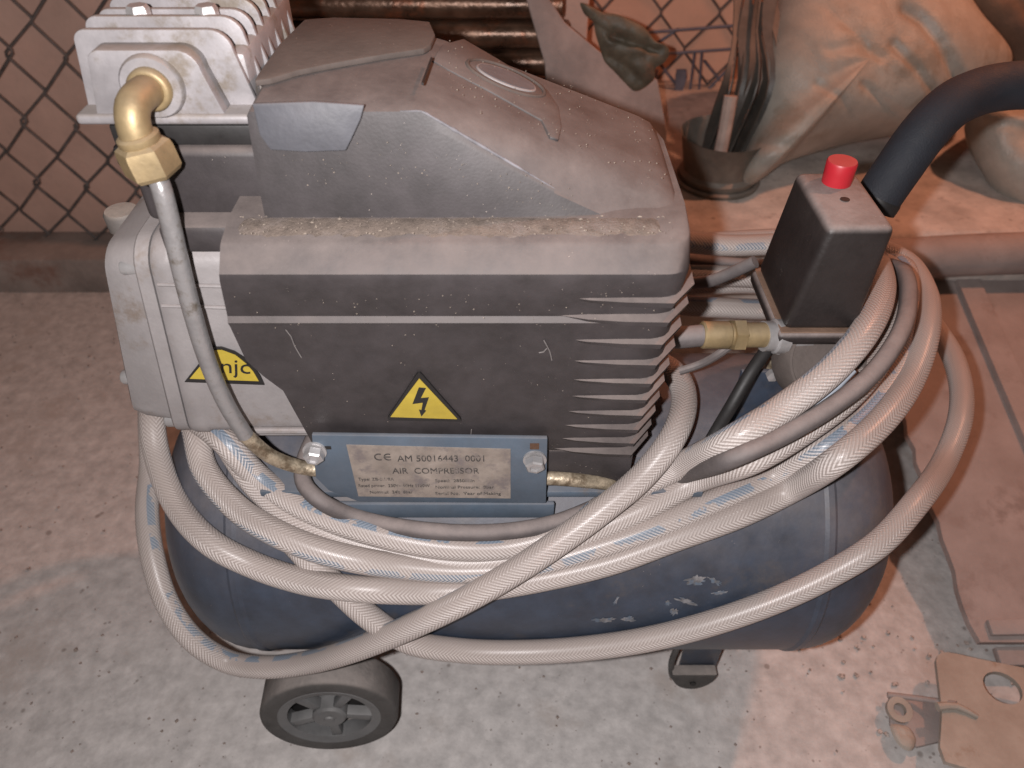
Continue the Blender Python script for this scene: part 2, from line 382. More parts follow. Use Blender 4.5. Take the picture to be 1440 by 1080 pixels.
# ================================================================ SETTING
def floor_mesh():
    V, Fs = [], []; nx, ny = 90, 80; x0, x1, y0, y1 = -2.2, 2.2, -.6, 1.9
    for j in range(ny+1):
        for i in range(nx+1):
            x = x0+(x1-x0)*i/nx; y = y0+(y1-y0)*j/ny
            V.append((x, y, noise.fractal(Vector((x*5, y*5, 0)), 1, 2, 3)*.0022-.0015))
    for j in range(ny):
        for i in range(nx): a = j*(nx+1)+i; Fs.append([a, a+1, a+nx+2, a+nx+1])
    return V, Fs
o = obj('floor', *floor_mesh(), M_floor); o['kind'] = 'structure'
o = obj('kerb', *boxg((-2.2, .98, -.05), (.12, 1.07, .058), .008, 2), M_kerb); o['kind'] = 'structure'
o = obj('ledge', *boxg((.13, .815, -.05), (2.2, 1.33, .20), .012, 3), M_ledge); o['kind'] = 'structure'
tag(obj('wall', *boxg((-2.2, 1.06, -.1), (.10, 1.5, 1.6), .006), M_wall1), 'dull red-brown painted wall section behind the wire mesh at the left, standing on the dark kerb', 'wall')
tag(obj('wall', *boxg((.10, 1.32, -.1), (2.2, 1.6, 1.6), .006), M_wall2), 'bright salmon orange painted wall seen behind the olive rag and the blue-grey wire rack', 'wall')

# grit on the floor
def gritg(n):
    V, Fs = [], []
    for _ in range(n):
        x = random.uniform(-.8, .7); y = random.uniform(.2, .95); s = random.uniform(.0006, .0019)*(1.6 if random.random() < .06 else 1)
        b = len(V); c = Vector((x, y, s*.4))
        for d in ((1, 0, 0), (-1, 0, 0), (0, 1, 0), (0, -1, 0), (0, 0, 1), (0, 0, -1)):
            V.append(c+Vector(d)*s*random.uniform(.6, 1.3))
        for f in ((0, 2, 4), (2, 1, 4), (1, 3, 4), (3, 0, 4), (2, 0, 5), (1, 2, 5), (3, 1, 5), (0, 3, 5)): Fs.append([b+i for i in f])
    return V, Fs
M_grit = surf('grit_stone', (.25, .20, .175), .9, var=.7, scale=3000, bump=0)
o = obj('gravel', *gritg(900), M_grit); o['kind'] = 'stuff'
o['label'] = 'scattered grit and crumbs lying on the concrete floor'; o['category'] = 'gravel'

def chipg():
    V, Fs = [], []
    for _ in range(70):
        x = random.uniform(.30, .62); y = random.uniform(.30, .40); s_ = random.uniform(.0012, .0034); b = len(V); a0 = random.uniform(0, 6.28)
        for k in range(5):
            a = a0+k*1.2566; r_ = s_*random.uniform(.5, 1.3); V.append(Vector((x+math.cos(a)*r_, y+math.sin(a)*r_, .0002)))
        for k in range(5): V.append(Vector((V[b+k].x*.8+x*.2, V[b+k].y*.8+y*.2, s_*random.uniform(.35, .7))))
        for k in range(5): j = (k+1) % 5; Fs.append([b+k, b+j, b+5+j, b+5+k])
        Fs.append([b+5+k for k in range(5)])
    return V, Fs
o = obj('rubble', *chipg(), surf('rubble_chip', (.36, .30, .27), .9, var=.6, scale=400, bump=.2)); o['kind'] = 'stuff'
o['label'] = 'small chips of rubble strewn before the leaning board'; o['category'] = 'rubble'
# ---------------------------------------------------------------- wire mesh
def zigzag(x0, x1, y, z0, z1, cell, ht, amp, phase, rot=0, piv=None):
    pass
def mesh_fence(name, label, xs, y, z0, z1, cw, ch, tilt, mat):
    t = thing(name, label, 'fence', (sum(xs)/2, y, z0))
    k = 0; x = xs[0]; c = Vector((sum(xs)/2, y, (z0+z1)/2))
    first = None
    n = int((z1-z0)/ch)
    while x < xs[1]:
        P = []
        for j in range(2*n+1):
            px = x+(cw*.5+.003 if (j % 2) else -.003)+.0015*noise.noise(Vector((x*40, j, 1)))*1.5
            P.append(Vector((px, y+(.0022 if j % 2 else -.0022), z0+j*ch/2)))
        P = [Vector((p.x+(p.z-c.z)*tilt, p.y, p.z+(p.x-c.x)*(-tilt*.45))) for p in P]
        v, f = [], []
        parts = []
        Q = []
        for a, b in zip(P, P[1:]): Q += [a.lerp(b, .05), a.lerp(b, .95)]
        # neighbour wires are mirror images so that the bends hook into one another
        if k % 2: Q = [Vector((2*x+cw*.5-(q.x-(q.z-c.z)*tilt)+(q.z-c.z)*tilt, q.y, q.z)) for q in Q]
        obj('wire', *tubeg(Q, .0022, 6, step=0), mat, t, ang=80)
        x += cw*.5; k += 1
    return t
mesh_fence('wire_mesh_fence', 'diamond wire mesh in front of the dull red-brown wall, left of the cylinder head', (-1.0, -.05), 1.038, .05, .78, .072, .092, .22, M_wire)
mesh_fence('wire_mesh_fence', 'diamond wire mesh over the bright salmon wall, behind the olive rag and tan sack', (.05, .95), 1.29, .2, .86, .092, .115, .0, M_wire)
# blue-grey wire rack leaning on the salmon wall
t = thing('wire_rack', 'blue-grey rectangular wire rack with hooks leaning on the salmon wall beside the rag', 'rack', (.34, 1.27, .2))
def rod(px, y=1.272, r=.0022): return tubeg([PY(u, v, y) for u, v in px], r, 8, step=0)
for seg_ in ([(880, 48), (1045, 35)], [(930, 76), (1040, 68)], [(905, 150), (978, 144)]):
    obj('crossbar', *rod(seg_, 1.270, .0026), M_bluewire, t)
for seg_ in ([(913, 112), (912, 152)], [(924, 98), (919, 150)], [(977, 73), (968, 146)], [(987, 72), (978, 200)]):
    obj('upright', *rod(seg_, 1.274, .0022), M_bluewire, t)
for seg_ in ([(990, 85), (1012, 112)], [(1030, 90), (990, 132)], [(880, 90), (955, 40)], [(905, 60), (975, 150)]):
    obj('brace', *rod(seg_, 1.278, .0024), M_bluewire, t)
obj('hook_plate', *prismg([PY(u, v, 1.268) for u, v in ((952, 98), (965, 98), (966, 110), (960, 128), (949, 128), (950, 108))], (0, 1, 0), .004), M_bluewire, t)

# ---------------------------------------------------------------- rusty pipes behind the cover
words = ['topmost rusty brown pipe of the stack behind the motor cover',
         'second rusty pipe from the top of the stack behind the motor cover',
         'third rusty pipe from the top of the stack, behind the sloping motor cover',
         'fourth rusty pipe from the top of the stack, just showing over the cover slope']
nrod = 13
for i in range(nrod):
    z = .443-.0345*i
    xr = .065+random.uniform(-.006, .01)
    g = latheg([(.0, 0), (.0125, 0), (.0165, .003), (.0165, .357), (.0125, .36), (0, .36)], (xr-.36, 1.0+random.uniform(-.003, .003), z), (1, 0, .0+random.uniform(-.006, .006)), 20)
    o = obj('rusty_pipe', *g, M_rust, ang=50)
    if i < 4: tag(o, words[i], 'pipe', 'rusty pipes stacked behind the compressor')
    else: tag(o, 'rusty brown pipe low in the stack, hidden behind the compressor', 'pipe', 'rusty pipes stacked behind the compressor')

# slab and rag
def plank(px, y, n, th, mat, name, label, cat, bev=.003):
    return tag(obj(name, *prismg([PY(u, v, yy) for (u, v), yy in zip(px, y)], n, th, bev), mat), label, cat)
SLN = Vector((0, -1, .25)).normalized()
tag(obj('broken_slab', *prismg([PP(u, v, (0, .955, .33), SLN) for u, v in ((738, -8), (768, -8), (795, 32), (850, 78), (925, 112), (938, 185), (934, 276), (780, 276), (772, 175), (766, 90))], -SLN, .016, .002), M_slab), 'pinkish grey broken slab leaning under the olive rag behind the motor cover', 'slab')
g = inflateg([PY(u, v, .93) for u, v in ((816, 4), (830, 8), (848, 17), (868, 20), (888, 28), (906, 38), (922, 57), (938, 64), (941, 76), (934, 88), (922, 96), (920, 110), (906, 123), (892, 128), (878, 116), (864, 101), (850, 86), (843, 66), (837, 46), (834, 30), (822, 20))], .010, (0, -1, .5), 14, 120, .006, 22, 11, creases=[([(862, 50), (890, 58), (925, 70)], 7, .008), ([(858, 80), (880, 92), (900, 112)], 6, .005)])
tag(obj('rag', *g, M_rag, ang=60), 'crumpled dark olive rag draped over the broken slab in front of the salmon wall', 'rag')

# pot with stick and dark strips
pot = thing('tin_pot', 'dusty grey-green tin pot standing on the ledge left of the tied sack corner', 'pot', PZ(1010, 262, .2))
pc = PZ(1007, 254, .2)
obj('body', *latheg_open([(.036, 0), (0.0492, 0.0012), (0.0516, 0.0144), (0.0468, 0.0192), (0.0552, 0.0660), (0.0570, 0.0672), (0.0534, 0.0636), (0.0444, 0.0192), (0.0000, 0.0144)], pc, (0, 0, 1), 40), M_tin, pot, ang=50)
obj('foot_ring', *latheg_open([(0.0492, -0.0000), (0.0552, 0.0000), (0.0564, 0.0048), (0.0528, 0.0072), (0.0492, 0.0048), (.041, 0)], pc, (0, 0, 1), 40), M_tin, pot, ang=50)
tag(obj('wooden_stick', *tubeg([pc+Vector((-.008, -.02, .014)), pc+Vector((-.004, -.01, .07)), pc+Vector((-.002, 0, .115))], .0085, 10, step=.01), M_wood), 'short pale wooden stick standing in the tin pot', 'stick')
for i in range(9):
    a = -.02+.0065*i; b = i/8
    top = PY(1040+b*45+random.uniform(-6, 6), -20+random.uniform(0, 25), 1.05)
    mid = pc+Vector((a+.012+.014*b, .012, .13)); low = pc+Vector((a*.9, .006+random.uniform(-.008, .01), .02))
    P = crom([low, mid, mid.lerp(top, .55)+Vector((random.uniform(-.008, .008), 0, 0)), top], .02)
    V, Fs = [], []
    for j, p in enumerate(P):
        wv = .006+.003*math.sin(j*.7+i); s_ = Vector((math.cos(i*.8+j*.06), math.sin(i*.8+j*.06), .1))
        nn = s_.cross(Vector((.25, .1, 1))).normalized()*.0008
        V += [p-s_*wv-nn, p+s_*wv-nn, p+s_*wv+nn, p-s_*wv+nn]
    for j in range(len(P)-1):
        for k in range(4): Fs.append([4*j+k, 4*j+(k+1) % 4, 4*j+4+(k+1) % 4, 4*j+4+k])
    Fs += [[0, 1, 2, 3], [4*len(P)-4+k for k in range(4)]]
    tag(obj('plastic_strip', *(V, Fs), M_dark), 'long dark shiny plastic strip standing in the tin pot beside the tan sack', 'strip', 'dark strips standing in the tin pot')

# ---------------------------------------------------------------- sacks
sp_ = [((1108, -60), 1.16), ((1078, 30), 1.08), ((1058, 110), 1.02), ((1052, 190), .98), ((1038, 246), .93), ((1052, 262), .92), ((1074, 250), .93), ((1110, 226), .96), ((1200, 200), 1.0), ((1290, 182), 1.02), ((1365, 146), 1.05), ((1415, 92), 1.09), ((1372, 30), 1.12), ((1318, -40), 1.16), ((1210, -90), 1.18)]
g = inflateg([PY(u, v, y) for (u, v), y in sp_], .105, (-.1, -.8, .6), 60, 190, .0055, 9, 1, .8, creases=[
    ([(1275, 12), (1300, 28), (1325, 58), (1350, 112)], 9, .012), ([(1258, 62), (1290, 95), (1325, 142)], 7, .006), ([(1215, 118), (1250, 148), (1280, 170)], 6, .005),
    ([(1170, 70), (1205, 62), (1240, 80)], 9, .003), ([(1065, 200), (1100, 205), (1160, 200)], 9, .003), ([(1150, 118), (1180, 135), (1215, 170)], 6, .003)])
sack = tag(obj('sack', *g, M_sack, ang=70), 'large tan woven sack with its tied corner hanging beside the tin pot', 'sack')
g = inflateg([PY(u, v, y) for (u, v), y in [((1372, 150), 1.0), ((1362, 190), .98), ((1385, 240), .94), ((1420, 290), .91), ((1480, 300), .9), ((1560, 240), .95), ((1560, 130), 1.05), ((1460, 90), 1.08)]], .07, (-.2, -.8, .6), 18, 80, .012, 10, 5, .8)
tag(obj('sack', *g, M_sack, ang=70), 'smaller tan sack at the right frame edge below the black foam handle', 'sack')
g = inflateg([PY(u, v, y) for (u, v), y in [((1320, -60), 1.2), ((1345, -5), 1.18), ((1400, 60), 1.15), ((1440, 110), 1.12), ((1540, 120), 1.12), ((1560, -20), 1.2), ((1440, -90), 1.25)]], .05, (-.1, -.8, .5), 16, 70, .02, 10, 8, .8)
tag(obj('sack', *g, M_sack2, ang=70), 'dark brown sack in the top right corner behind the large tan sack', 'sack')

# ---------------------------------------------------------------- board on the right (leans from floor to ledge)
bd = thing('ramp_board', 'pinkish brown ribbed board leaning from the floor up to the concrete ledge on the right', 'board', (.6, .6, 0))
BN = Vector((0, -.246, .969)); B0 = Vector((.43, .375, .036))
def onb(x, y, h=0): return Vector((x, y, .036+(y-.375)*.254))+BN*h
def boardpiece(name, x0, x1, y0, y1, h0, h1, jag=0):
    n = 26; L = [(x0+(random.uniform(-jag, jag)), y0+(y1-y0)*i/n) for i in range(n+1)]
    poly = [onb(x, y, h0) for x, y in L]+[onb(x1, y1, h0), onb(x1, y0, h0)]
    return obj(name, *prismg(poly, BN, h1-h0), M_board, bd)
boardpiece('panel', .432, 1.1, .37, .80, -.008, 0, .003)
boardpiece('rib', .55, .578, .44, .795, .0, .008)
boardpiece('rib', .64, .668, .42, .795, .0, .008)
obj('front_batten', *prismg([onb(.445, .375, .0), onb(1.1, .385, .0), onb(1.1, .397, .0), onb(.445, .389, .0)], BN, .006, .001), M_board, bd)
obj('front_lip', *prismg([onb(.452, .352, -.016), onb(1.1, .357, -.016), onb(1.1, .372, -.016), onb(.452, .368, -.016)], BN, .008, .001), M_board, bd)
obj('top_rail', *tubeg([(.43, .80, .172), (.62, .808, .178), (1.1, .80, .18)], .026, 16, step=.03), M_board, bd)

# ---------------------------------------------------------------- bracket bottom right
br = thing('metal_bracket', 'tan metal bracket plate with a round hole lying at the bottom right corner', 'bracket', PZ(1370, 1000, 0))
def platehole(px, z, hole, th, mat, name, parent):
    out = [PZ(u, v, z) for u, v in px]; c = PZ(*hole[0], z); n = 64
    O = []
    m = len(out); per = [(out[(i+1) % m]-out[i]).length for i in range(m)]; tot = sum(per)
    a0, sg = 0, 1
    for k in range(n):
        d = Vector((math.cos(2*math.pi*k/n), math.sin(2*math.pi*k/n))); best = 9
        for i in range(m):
            p, q = out[i]-c, out[(i+1) % m]-c; e = q-p; den = d.x*e.y-d.y*e.x
            if abs(den) < 1e-9: continue
            t = (p.x*e.y-p.y*e.x)/den; s_ = (p.x*d.y-p.y*d.x)/den
            if t > 0 and -1e-6 <= s_ <= 1+1e-6: best = min(best, t)
        O.append(c+Vector((d.x*best, d.y*best, 0)))
    H = [c+Vector((math.cos(a0+sg*2*math.pi*k/n)*hole[1], math.sin(a0+sg*2*math.pi*k/n)*hole[2], 0)) for k in range(n)]
    V = O+H+[p-Vector((0, 0, th)) for p in O]+[p-Vector((0, 0, th)) for p in H]; Fs = []
    for k in range(n):
        j = (k+1) % n
        Fs += [[k, j, n+j, n+k], [2*n+k, 2*n+j, 3*n+j, 3*n+k], [k, j, 2*n+j, 2*n+k], [n+k, n+j, 3*n+j, 3*n+k]]
    return obj(name, V, Fs, mat, parent)
platehole([(1316, 925), (1322, 918), (1336, 917), (1380, 927), (1520, 955), (1530, 1110), (1420, 1095), (1330, 1072), (1322, 1050), (1325, 1000)], .034, ((1410, 967), .0160, .0150), .005, M_tan, 'plate', br)
obj('spacer', *boxg(PZ(1345, 1040, 0)+Vector((0, -.03, 0)), PZ(1345, 1040, 0)+Vector((.12, .010, .0288)), .002), M_tan, br)
obj('hinge_leaf', *prismg([PZ(u, v, .010) for u, v in ((1250, 975), (1325, 988), (1332, 1040), (1290, 1050), (1252, 1018))], (0, 0, -1), .004, .0008), M_board, br)
obj('hinge_ring', *latheg_open([(.0055, 0), (.0105, 0), (.011, .001), (.011, .006), (.0055, .006), (.0055, 0)], PZ(1262, 1000, .010), (0, -.2, 1), 26), M_tan, br)
obj('rod', *tubeg([PZ(1248, 977, .014), PZ(1290, 982, .018), PZ(1345, 990, .036)], .0025, 10, step=.01), M_board, br)
obj('weld', *tubeg([PZ(1318, 994, .037), PZ(1345, 993, .037), PZ(1375, 1008, .0355)], lambda t: .004-.002*t, 10, step=.006), M_tan, br)
obj('lug', *inflateg([PZ(u, v, .012) for u, v in ((1252, 1020), (1275, 1022), (1288, 1040), (1280, 1056), (1262, 1046))], .006, (0, 0, 1), 8, 30, .002, 60, 2), M_tan, br)

# ================================================================ COMPRESSOR
AC = thing('air_compressor', 'dusty black and blue air compressor wrapped in a coiled hose on the floor', 'compressor', (0.01, TY, 0))
# ---- tank
x0, x1 = -.268, .293; hl = .074
prof = [(0, 0)]
for i in range(1, 15):
    a = i/14*math.pi/2; prof.append((TR*math.sin(a)**.9, hl*(1-math.cos(a))))
prof += [(TR+.0012, hl+.002), (TR+.0014, hl+.006), (TR, hl+.0085)]
L_ = x1-x0
prof = prof + [(r, L_-h) for r, h in prof[::-1]]
tank = obj('tank', *latheg_open([(max(r, 1e-4), h) for r, h in prof], (x0, TY, TZ), (1, 0, 0), 96), M_blue, AC, ang=25)
def paintchip(px, rr, seed):
    P = [PC(u, v, TR+rr) for u, v in px]
    c = sum(P, Vector())/len(P); n = Vector((0, c.y-TY, c.z-TZ)).normalized()
    rnd = random.Random(seed)
    Q = []
    for p in smooth_loop(P, 26):
        q = c+(p-c)*rnd.uniform(.45, 1.2); d = Vector((0, q.y-TY, q.z-TZ)).normalized()
        Q.append(Vector((q.x, TY+d.y*(TR+.0002), TZ+d.z*(TR+.0002))))
    return obj('paint_scratch', *prismg(Q, n, .0003), M_white, tank)
M_chip = surf('bare_primer', (.15, .145, .15), .7, var=.5, scale=120, bump=.2, second=(.09, .12, .16), sec_amt=.5, sec_scale=170)
for k, px in enumerate([[(962, 816), (978, 808), (992, 812), (988, 820), (970, 822)], [(994, 812), (1004, 812), (1016, 820), (1006, 822)], [(950, 842), (962, 840), (980, 848), (968, 851)], [(828, 872), (846, 868), (866, 870), (850, 875)], [(872, 868), (886, 866), (895, 870), (884, 874)], [(941, 859), (949, 855), (955, 862), (946, 865)], [(1000, 834), (1012, 830), (1024, 832), (1010, 836)], [(934, 846), (940, 842), (944, 848), (937, 851)], [(862, 848), (868, 838), (871, 839), (866, 849)]]):
    o = paintchip(px, 0, k); o.data.materials[0] = M_chip

# ---- saddle / base plate
obj('base_plate', *boxg((-.165, .326, .296), (.125, .494, .3015), .001), M_bluep, AC)
obj('base_skirt', *boxg((-.118, .3205, .281), (.028, .3245, .2955), .0015), M_bluep, AC)
for sx in (-.11, .06):
    obj('base_support', *boxg((sx, .345, .27), (sx+.05, .475, .2958), .002), M_bluep, AC)
# ---- name plate bracket
NP = .318
def np_(u, v, d=0): return PY(u, v, NP-d)
def nfl(px): return [np_(u, v) for u, v in px]
brk = obj('bracket_plate', *prismg(nfl([(438, 612), (770, 617), (768, 708), (505, 706), (462, 690), (444, 672)]), (0, 1, 0), .003, .0007), M_bluep, AC)
lab = obj('name_plate', *prismg([PY(u, v, NP-.0006) for u, v in ((487, 626), (718, 632), (718, 701), (504, 698))], (0, 1, 0), .0006), M_plate, AC, label='silver rating label with worn black lettering')
def line(txt, u, v, hpx, parent, name='lettering', wpx=None):
    p = PY(u, v, NP-.0009); d = (p-CAM).dot(FW); sz = hpx*d/F/.70
    V, Fs = textg(txt, sz, (0, 0, 0), (1, 0, 0), (0, 0, 1), (0, -1, 0), .0001)
    if wpx:
        w_ = max(q.x for q in V)-min(q.x for q in V); k = wpx*d/F/w_
        V = [Vector((q.x*k, q.y, q.z)) for q in V]
    return obj(name, [q+p for q in V], Fs, M_print, parent)
line('AM 50016443  0001', 559, 649, 12.5, lab, wpx=122)
line('AIR  COMPRESSOR', 552, 666, 11.5, lab, wpx=122)
line('Type: ZB-0.1/8A', 504, 676, 6, lab, wpx=50)
line('Rated power:  230V~ 50Hz 1100W', 504, 685, 6, lab, wpx=100)
line('Nominal:  24lt  8bar', 520, 694, 6, lab, wpx=60)
line('Speed:  2850/min', 612, 678, 6, lab, wpx=55)
line('Nominal Pressure:  8bar', 612, 687, 6, lab, wpx=82)
line('Serial No.  Year of Making', 612, 696, 6, lab, wpx=92)
def ce(u, v, r):
    c0 = PY(u, v, NP-.0009); parts = []
    for k in (0, 1):
        c = c0+Vector((k*r*1.9, 0, 0)); a0, a1 = R(62), R(298); O = []
        n = 16
        for i in range(n+1): a = a0+(a1-a0)*i/n; O.append(c+Vector((math.cos(a)*r, 0, math.sin(a)*r)))
        for i in range(n, -1, -1): a = a0+(a1-a0)*i/n; O.append(c+Vector((math.cos(a)*r*.74, 0, math.sin(a)*r*.74)))
        parts.append(prismg(O, (0, 1, 0), .0003))
        if k: parts.append(boxg(c+Vector((-r*.8, -.0000, -r*.13)), c+Vector((r*.42, .0004, r*.13))))
    return join(*parts)
obj('ce_mark', *ce(533, 643, .0030), M_print, lab)
for (u, v) in ((443, 633), (752, 645)):
    c = PY(u, v, NP)
    b_ = obj('plate_bolt', *latheg([(0, .0), (.0072, 0), (.0072, -.0015), (.0, -.0015)], c, (0, 1, 0), 24), M_steel, AC)
    obj('bolt_head', *latheg([(.0058, -.0015), (.0062, -.002), (.0062, -.0065), (.0052, -.0075), (.0035, -.0077), (.003, -.0062), (0, -.006)], c, (0, 1, .12), 6, .3), M_steel, b_, ang=20)
obj('slot', *boxg(PY(455, 628, NP-.0004), PY(466, 632, NP-.0004)+Vector((0, .0005, 0)), .0), M_black, brk)
obj('slot', *boxg(PY(750, 624, NP-.0004)+Vector((-.002, 0, 0)), PY(758, 632, NP-.0004)+Vector((0, .0005, 0)), .0), M_rust, brk)

# ---- motor cover
def station(x, topz):
    pass
# lower shell: profile (y, z) swept between left cut edge and right end
lowp = [(.329, .338), (.3255, .352), (.3165, .400), (.3145, .4125), (.3125, .4255), (.3085, .4510), (.3072, .4545), (.3090, .4575), (.3050, .470), (.3002, .4845), (.3006, .4880), (.3095, .4978), (.3118, .4990), (.3290, .5025)]
leftx = [-.1225, -.1230, -.1277, -.1355, -.1415, -.1425, -.1425, -.1425, -.1400, -.1370, -.1365, -.136, -.136, -.136]
CY = .377
def lower_shell():
    V, Fs = [], []; n = len(lowp)
    xs = [0, .12, .3, .5, .7, .86]
    loops = []
    full = [(y, z) for y, z in lowp]+[(2*CY-y, z) for y, z in lowp[::-1]]
    lx = leftx+leftx[::-1]; m = len(full)
    rx = lambda y, z: .0795+(z-.34)*.035
    def ring(fr, inset=0):
        out = []
        for (y, z), l in zip(full, lx):
            r_ = rx(y, z)
            yy = y
            if inset:                       # rounded vertical corner at the right end
                s = 1 if y < CY else -1; yy = y+s*inset*(1-math.cos(fr))
                x = r_-inset+inset*math.sin(fr)
            else: x = l+(r_-.012-l)*fr
            out.append(Vector((x, yy, z)))
        return out
    loops.append([Vector((-.116, y+(.006 if y < CY else -.006), z+(.004 if z < .42 else -.004))) for y, z in full])
    for f in (0, .1, .25, .4, .55, .7, .85, 1.0): loops.append(ring(f))
    for a in (20, 40, 60, 75, 90): loops.append(ring(R(a), .012))
    for lp in loops: V += lp
    for j in range(len(loops)-1):
        for i in range(m):
            k = (i+1) % m; Fs.append([j*m+i, j*m+k, (j+1)*m+k, (j+1)*m+i])
    Fs.append(list(range(m))); Fs.append([(len(loops)-1)*m+i for i in range(m)])
    return V, Fs
def topz(x): return .5530 if x < -.042 else .5530-(x+.042)*(.0475/.124)
def upper_shell():
    V, Fs = [], []; loops = []
    for x, dz in ((-.1185, -.003), (-.117, -.001), (-.1155, 0), (-.09, 0), (-.06, 0), (-.046, 0), (-.041, -.0005), (-.036, 0), (-.01, 0), (.02, 0), (.05, 0), (.072, 0), (.079, -.001), (.083, -.004), (.0845, -.008)):
        t = topz(x)+dz; b = .4985
        s = (t-b)/.055
        tw = max(.4992, min(.5508, .5508-(x+.040)*(.0515/.086))); tw = min(tw, t-.001); b2 = b+.9*(tw-b)
        P = [(.3275, b), (.3290, b+.3*(tw-b)), (.3300+.005*(tw-b)/.055, b2), (.3312+.005*(tw-b)/.055, tw), (.342, tw+.62*(t-tw)), (.352, t+.0002), (.372, t+.0006), (.395, t+.0009), (.416, t+.0009), (.429, t+.0004), (.4335, t-.004), (.437, b)]
        loops.append([Vector((x, y, z)) for y, z in P])
    m = len(loops[0])
    for lp in loops: V += lp
    for j in range(len(loops)-1):
        for i in range(m):
            k = (i+1) % m; Fs.append([j*m+i, j*m+k, (j+1)*m+k, (j+1)*m+i])
    Fs.append(list(range(m))); Fs.append([(len(loops)-1)*m+i for i in range(m)])
    return V, Fs
cover = obj('motor_cover', *join(lower_shell(), upper_shell()), M_plastic, AC, ang=28)
M_drift = surf('ledge_dust', (.118, .092, .076), .95, var=.25, scale=160, second=(.15, .122, .108), sec_amt=.45, sec_scale=50, speck=.2, bump=.4, bscale=900)
def driftg():
    V, Fs = [], []; nx, ny = 110, 6; xa, xb = -.134, .075
    for j in range(ny+1):
        for i in range(nx+1):
            t = j/ny; x = xa+(xb-xa)*i/nx; y = .3120+.0172*t+(.0016*(1-t)*noise.fractal(Vector((x*90, t*3, 2)), 1, 2, 4))
            e = math.sin(math.pi*min(1, max(0, t*.85+.08)))*min(1, i/4, (nx-i)/4)
            V.append(Vector((x, y, .4975+.0042*t+.0020*e+.0005*e*noise.noise(Vector((x*260, y*260, 0))))))
    for j in range(ny):
        for i in range(nx): a = j*(nx+1)+i; Fs.append([a, a+1, a+nx+2, a+nx+1])
    return V, Fs
o = obj('dust_drift', *driftg(), M_drift, cover, ang=80)
def octa(V, Fs, c, s, st=1.0):
    b = len(V)
    for d in ((st, 0, 0), (-st, 0, 0), (0, 1, 0), (0, -1, 0), (0, 0, 1), (0, 0, -1)): V.append(c+Vector(d)*s*random.uniform(.6, 1.3))
    for f in ((0, 2, 4), (2, 1, 4), (1, 3, 4), (3, 0, 4), (2, 0, 5), (1, 2, 5), (3, 1, 5), (0, 3, 5)): Fs.append([b+i for i in f])
V, Fs = [], []
for _ in range(190):
    x = random.uniform(-.13, .075); octa(V, Fs, Vector((x, random.uniform(.3105, .329), .5028)), random.choice((.0002, .00025, .0003, .00045)), random.choice((1, 1, 1, 2.5)))
for _ in range(130):
    x = random.uniform(-.035, .078); octa(V, Fs, Vector((x, random.uniform(.345, .43), topz(x)+.0026)), random.choice((.00022, .0003, .0004)))
for _ in range(150):
    u, v = random.uniform(330, 940), random.choice((random.uniform(395, 600), random.uniform(395, 460)))
    z_ = None; p = PP(u, v, (0, .3165, .400), (0, -1, -.168)); octa(V, Fs, p+Vector((0, -.0006, 0)), random.choice((.00018, .00022, .0003, .00038)))
for _ in range(120):
    x = random.uniform(-.11, .03); z_ = random.uniform(.503, .54-.35*max(0, x+.04)); octa(V, Fs, Vector((x, .3290+.002*(z_-.5)/.05, z_)), random.choice((.00018, .00022, .0003, .0004)))
M_grain = surf('pale_grain', (.23, .19, .155), .9, var=.4, scale=900, bump=0)
o = obj('dust_grains', V, Fs, M_grain, cover); o['kind'] = 'stuff'
# fins on the right front corner
def fin(z, y, xr):
    """wedge louvre: grows out of the front face, turns the corner, runs along the end"""
    h = .0030; out = .0045
    P0 = [(.024, y+.0015, 0), (.038, y-.002, .5), (.056, y-out*.85, .9), (xr-.006, y-out, 1), (xr+.0065, y+.012, 1), (xr+.0075, y+.035, 1), (xr+.0065, 2*CY-y-.01, 1), (xr-.006, 2*CY-y+.003, 1)]
    V, Fs = [], []
    for x, yy, k in P0:
        V.append(Vector((x, yy, z+h*.15))); V.append(Vector((x-.0005, yy+.0012, z-h*1.1*k)))
    I0 = [(.024, y+.006), (.038, y+.007), (.056, y+.008), (xr-.009, y+.008), (xr-.006, y+.016), (xr-.005, y+.036), (xr-.006, 2*CY-y-.012), (xr-.010, 2*CY-y-.006)]
    for x, yy in I0:
        V.append(Vector((x, yy, z+h*1.2))); V.append(Vector((x, yy, z-h*2.2)))
    n = len(P0)
    for i in range(n-1):
        a, b = 2*i, 2*i+2; c, d = 2*n+2*i, 2*n+2*i+2
        Fs += [[a, b, b+1, a+1], [a, c, d, b], [a+1, b+1, d+1, c+1], [c, c+1, d+1, d]]
    Fs += [[0, 1, 2*n+1, 2*n], [2*n-2, 2*n-1, 4*n-1, 4*n-2]]
    return V, Fs
vfin = [(420, 965), (447, 962), (478, 957), (507, 950), (533, 944), (556, 938), (578, 932), (598, 926), (617, 920), (633, 914)]
for v, ur in vfin:
    y = .304; 
    for _ in range(4):
        p = PY(ur, v, y); y = (.3255-(p.z-.352)*.167) if p.z < .4545 else .3075-(p.z-.4575)*.18
    obj('cooling_fin', *fin(p.z, y, .0795+(p.z-.34)*.035), M_plastic, cover, ang=40)
# bottom rim under the cover
obj('cover_rim', *boxg((-.122, .3295, .3025), (.0765, .48, .337), .002), M_plastic, AC)
